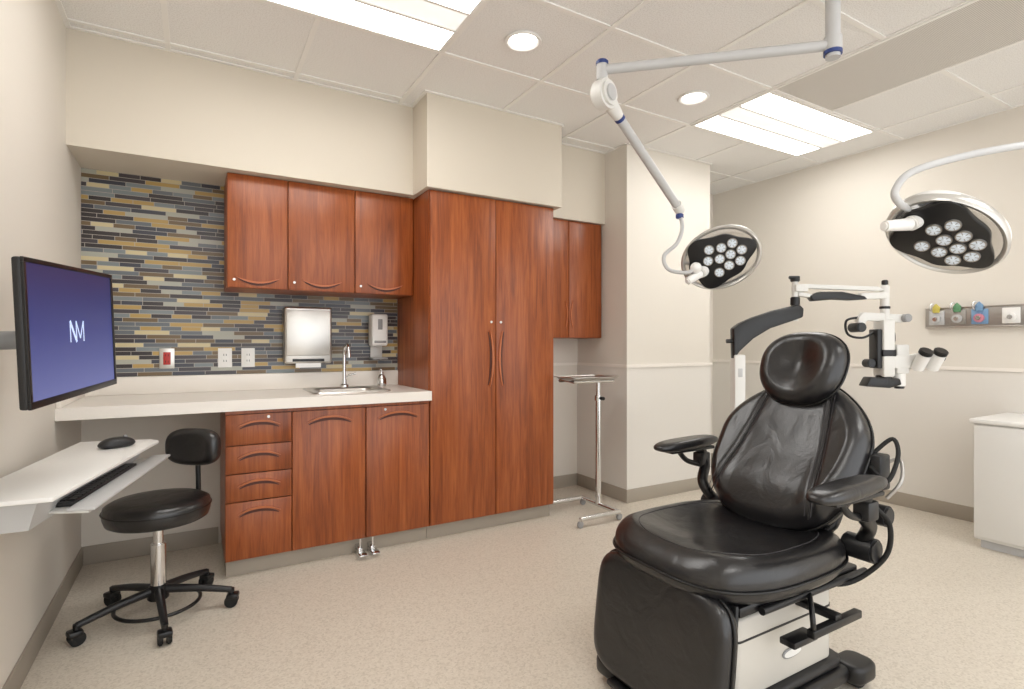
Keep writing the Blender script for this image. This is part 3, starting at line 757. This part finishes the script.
for s in (-1,1):
    cyl('ocular_%d'%(s+2),(.46+.042*s,-.05,1.05),(.46+.042*s,-.11,1.135),0.033,M_white,G,bevel=.004)
    cyl('ocular_cup_%d'%(s+2),(.46+.042*s,-.11,1.135),(.46+.042*s,-.125,1.156),0.035,M_black,G,bevel=.004)

# ------------------------------------------------------------------ procedure chair (faces -X; local +Y = towards its back, local +X = viewer side)
G=group('procedure_chair',(1.62,1.255,0),rz=math.radians(-90))
def rrect(a0,a1,b0,b1,r,n=5):
    o=[]
    for cx,cy,s in ((a1-r,b1-r,0),(a0+r,b1-r,90),(a0+r,b0+r,180),(a1-r,b0+r,270)):
        for k in range(n+1):
            a=math.radians(s+90*k/n); o.append((cx+r*math.cos(a),cy+r*math.sin(a)))
    return o
prism('base_plate',rrect(-.24,.24,-.34,.38,.08),'z',0.035,0.085,M_black,G,0.015,3)
prism('base_top',rrect(-.22,.22,-.27,.33,.06),'z',0.085,0.115,M_dark,G,0.012,3)
for i,(x,y) in enumerate([(-.22,-.33),(.22,-.33),(-.22,.37),(.22,.37)]):
    prism('foot_pod_%d'%i,rrect(x-.055,x+.055,y-.065,y+.065,.04),'z',0.03,0.09,M_black,G,0.015,3)
    cyl('foot_wheel_%d'%i,(x-.03,y,.035),(x+.03,y,.035),0.035,M_rubber,G,bevel=.006)
prism('pedestal_shell',rrect(-.20,.20,-.24,.28,.035),'z',0.115,0.365,M_greybox,G,0.012,3)
prism('pedestal_groove',rrect(-.202,.202,-.242,.282,.035),'z',0.295,0.301,M_dark,G)
cushion('badge',0.05,0.017,2.2,0.006,frame((.20,.04,.20),(0,1,0),(0,0,1),(1,0,0)),M_grey,G,edge=0.004,N=32,K=4)
cushion('badge_face',0.044,0.012,2.2,0.002,frame((.205,.04,.20),(0,1,0),(0,0,1),(1,0,0)),M_white,G,edge=0.001,N=32,K=4)
boxes('lift_mechanism',[(-.15,.15,-.18,.24,.365,.39),(-.17,-.11,-.2,.3,.37,.43),(.11,.17,-.2,.3,.37,.43),(-.12,.12,-.02,.06,.36,.42)],M_black,G,0.006)
box('seat_frame',-.25,.25,-.28,.34,.405,.437,M_black,G,0.008)
tube('side_rail',[(.262,-.2,.415),(.262,.36,.415)],0.012,M_dark,G,smooth=False)
tube('side_rail_2',[(-.262,-.2,.415),(-.262,.36,.415)],0.012,M_dark,G,smooth=False)
box('bracket_arm',.16,.33,.06,.095,.345,.365,M_black,G,0.004)
box('bracket_bar',.31,.335,-.06,.20,.325,.35,M_black,G,0.004)
box('bracket_foot',.25,.30,-.10,.02,.29,.31,M_black,G,0.004)
tube('bracket_lever',[(.32,-.04,.34),(.33,-.06,.38),(.30,-.02,.41),(.265,.03,.415)],0.008,M_black,G)
box('foot_switch_housing',.20,.30,-.16,.06,.035,.08,M_black,G,0.012,3)
# seat
seam_top=lambda x,y: 0.022*(x/.30)**2+0.012*math.exp(-((y+.25)/.08)**2)-0.010*math.exp(-((y-.02)/.18)**2)*(1-(x/.30)**2)-.03*max(0,(-y-.27)/.1)**1.5
Ms=Matrix.Translation((0,-.02,.437))
sw=lambda y: 1.0-0.07*max(0,-y)**2-0.10*max(0,y)**2
cushion('seat_cushion',.312,.36,3.4,.112,Ms,M_leather,G,wmod=sw,top=seam_top,edge=.05)
op=outline(.315,.363,3.4,sw,60)
tube('seat_piping',[(x,y-.02,.437+.050) for x,y in op],0.005,M_seam,G,closed=True,k=2,seg=8)
op=outline(.245,.285,3.2,sw,60)
tube('seat_seam',[(x,y-.02,.437+.1122+seam_top(x,y)) for x,y in op],0.0018,M_stitch,G,closed=True,k=2,seg=6)
# leg rest
ey=Vector((0,.12,1)).normalized(); ez=Vector((0,-1,.12)).normalized(); ex=ey.cross(ez)
Ml=frame((0,-.31,.265),ex,ey,ez)
cushion('leg_cushion',.275,.205,5,.085,Ml,M_leather,G,edge=.03,top=lambda x,y:-0.010*math.exp(-(x/.14)**2))
box('leg_backing',-.245,.245,-.18,.18,-.02,0,M_black,G,0.01,M=Ml)
op=outline(.277,.207,5,None,60)
tube('leg_piping',[tuple(Ml@Vector((x,y,.04))) for x,y in op],0.005,M_seam,G,closed=True,k=2,seg=8)
box('leg_hinge',-.12,.12,-.30,-.20,.33,.40,M_black,G,0.01)
box('foot_board',-.17,.17,-.42,-.30,.04,.06,M_dark,G,0.008)
# back
ey=Vector((0,.53,.848)).normalized(); ez=Vector((0,-.848,.53)).normalized(); ex=ey.cross(ez)
bl=.305
Bo=Vector((0,.375,.755))
Mk=frame(Bo,ex,ey,ez)
bw=lambda y: (0.88+0.12*math.sin((y+1)*1.25)) if y<0.15 else (0.88+0.12*math.sin(1.15*1.25))*(1-0.42*((y-.15)/.85)**1.9)
def btop(x,y):
    t=y/bl
    side=0.024*((abs(x)-.13)/.13)**1.3 if abs(x)>.13 else 0
    lumbar=0.022*math.exp(-((t+.55)/.35)**2)
    groove=-0.008*math.exp(-((abs(x)-.16+0.045*t)/.010)**2)
    return side+lumbar+groove
cushion('back_cushion',.285,bl,2.9,.11,Mk,M_leather,G,wmod=bw,top=btop,edge=.05,N=160,K=44)
op=outline(.287,bl+.002,2.9,bw,60)
tube('back_piping',[tuple(Mk@Vector((x,y,.055))) for x,y in op],0.005,M_seam,G,closed=True,k=2,seg=8)
for s in (-1,1):
    tube('back_seam_%d'%(s+2),[tuple(Mk@Vector((s*(.16-.045*t),t*bl,.1105+btop(s*(.16-.045*t),t*bl)))) for t in (-.82,-.6,-.35,-.1,.15,.4,.65,.80)],0.0025,M_seam,G,seg=6)
    for q,off in ((0,-.012),(1,.012)):
        tube('back_stitch_%d_%d'%(s+2,q),[tuple(Mk@Vector((s*(.16-.045*t+off),t*bl,.1105+btop(s*(.16-.045*t+off),t*bl)))) for t in (-.80,-.6,-.35,-.1,.15,.4,.62,.74)],0.0012,M_stitch,G,seg=5)
prism('back_shell',rrect(-.22,.22,-.27,.24,.08),'z',-.03,.005,M_dark,G,0.012,3,M=Mk)
# headrest
ey2=Vector((0,.38,.925)).normalized(); ez2=Vector((0,-.925,.38)).normalized(); ex2=ey2.cross(ez2)
Mh=frame(Vector((0,.465,1.08)),ex2,ey2,ez2)
htop=lambda x,y: 0.028*(abs(x)/.18)**1.8-0.030*math.exp(-((x/.065)**2+((y-.01)/.085)**2))
cushion('headrest_cushion',.165,.150,2.3,.095,Mh,M_leather,G,edge=.05,top=htop,N=128,K=30,wmod=lambda y:1+0.06*y)
tube('headrest_piping',[tuple(Mh@Vector((x,y,.040))) for x,y in outline(.167,.152,2.3,lambda y:1+0.06*y,48)],0.004,M_seam,G,closed=True,k=2,seg=8)
box('headrest_bracket',-.03,.03,-.20,.06,-.03,.0,M_dark,G,0.006,M=Mh)
# armrests
for s,yc in ((-1,.21),(1,.04)):
    xa=s*.38
    pad=Matrix.Translation((xa,yc,.745))@Matrix.Rotation(math.radians(2),4,'X')
    cushion('arm_pad_%d'%(s+2),.047,.180,3,.042,pad,M_leather,G,edge=.02,N=72,K=12,wmod=lambda y:1-.12*y)
    box('arm_plate_%d'%(s+2),xa-.03,xa+.03,yc-.12,yc+.14,.733,.747,M_black,G,0.004)
    tube('arm_post_%d'%(s+2),[(xa,yc+.08,.74),(xa-.01*s,yc+.10,.67),(xa-.05*s,.25,.60),(s*.28,.28,.52)],0.022,M_black,G)
    cyl('arm_pivot_%d'%(s+2),(s*.24,.28,.52),(s*.34,.28,.52),0.040,M_dark,G,bevel=.006)
    tube('arm_brace_%d'%(s+2),[(xa,yc-.05,.735),(xa,yc+.0,.69),(xa-.01*s,yc+.10,.66)],0.011,M_black,G)
    box('arm_lock_%d'%(s+2),xa-.025,xa+.025,yc+.06,yc+.12,.66,.72,M_dark,G,0.008)
cyl('recline_hub',(.27,.36,.62),(.34,.36,.62),0.035,M_dark,G,bevel=.006)
tube('hose',[(.36,.22,.68),(.375,.28,.62),(.36,.30,.52),(.31,.27,.44),(.26,.22,.40),(.2,.18,.40)],0.008,M_rubber,G)
tube('cable_loop_1',[(.28,.38,.82),(.32,.42,.87),(.35,.39,.82),(.34,.34,.74),(.29,.34,.78)],0.007,M_rubber,G)
tube('cable_loop_2',[(.27,.40,.76),(.33,.44,.80),(.36,.39,.74),(.33,.36,.68)],0.006,M_alu,G)
box('side_controller',.27,.32,.34,.41,.70,.82,M_dark,G,0.008)

# ------------------------------------------------------------------ world, camera
w_=D.worlds.new('world'); scene.world=w_; w_.use_nodes=True
w_.node_tree.nodes['Background'].inputs[0].default_value=(0.98,0.99,1.0,1); w_.node_tree.nodes['Background'].inputs[1].default_value=2.1  # ambient fill, added to brighten the room through the missing front wall
cam=D.cameras.new('camera'); co=D.objects.new('camera',cam); COL.objects.link(co)
co.location=(0,0,1.19); co.rotation_euler=(math.radians(90),0,math.radians(-30.3))
cam.sensor_fit='HORIZONTAL'; cam.sensor_width=36; cam.lens=36*542/1024; cam.clip_start=0.05
scene.camera=co
scene.view_settings.view_transform='Standard'
scene.view_settings.exposure=0.06
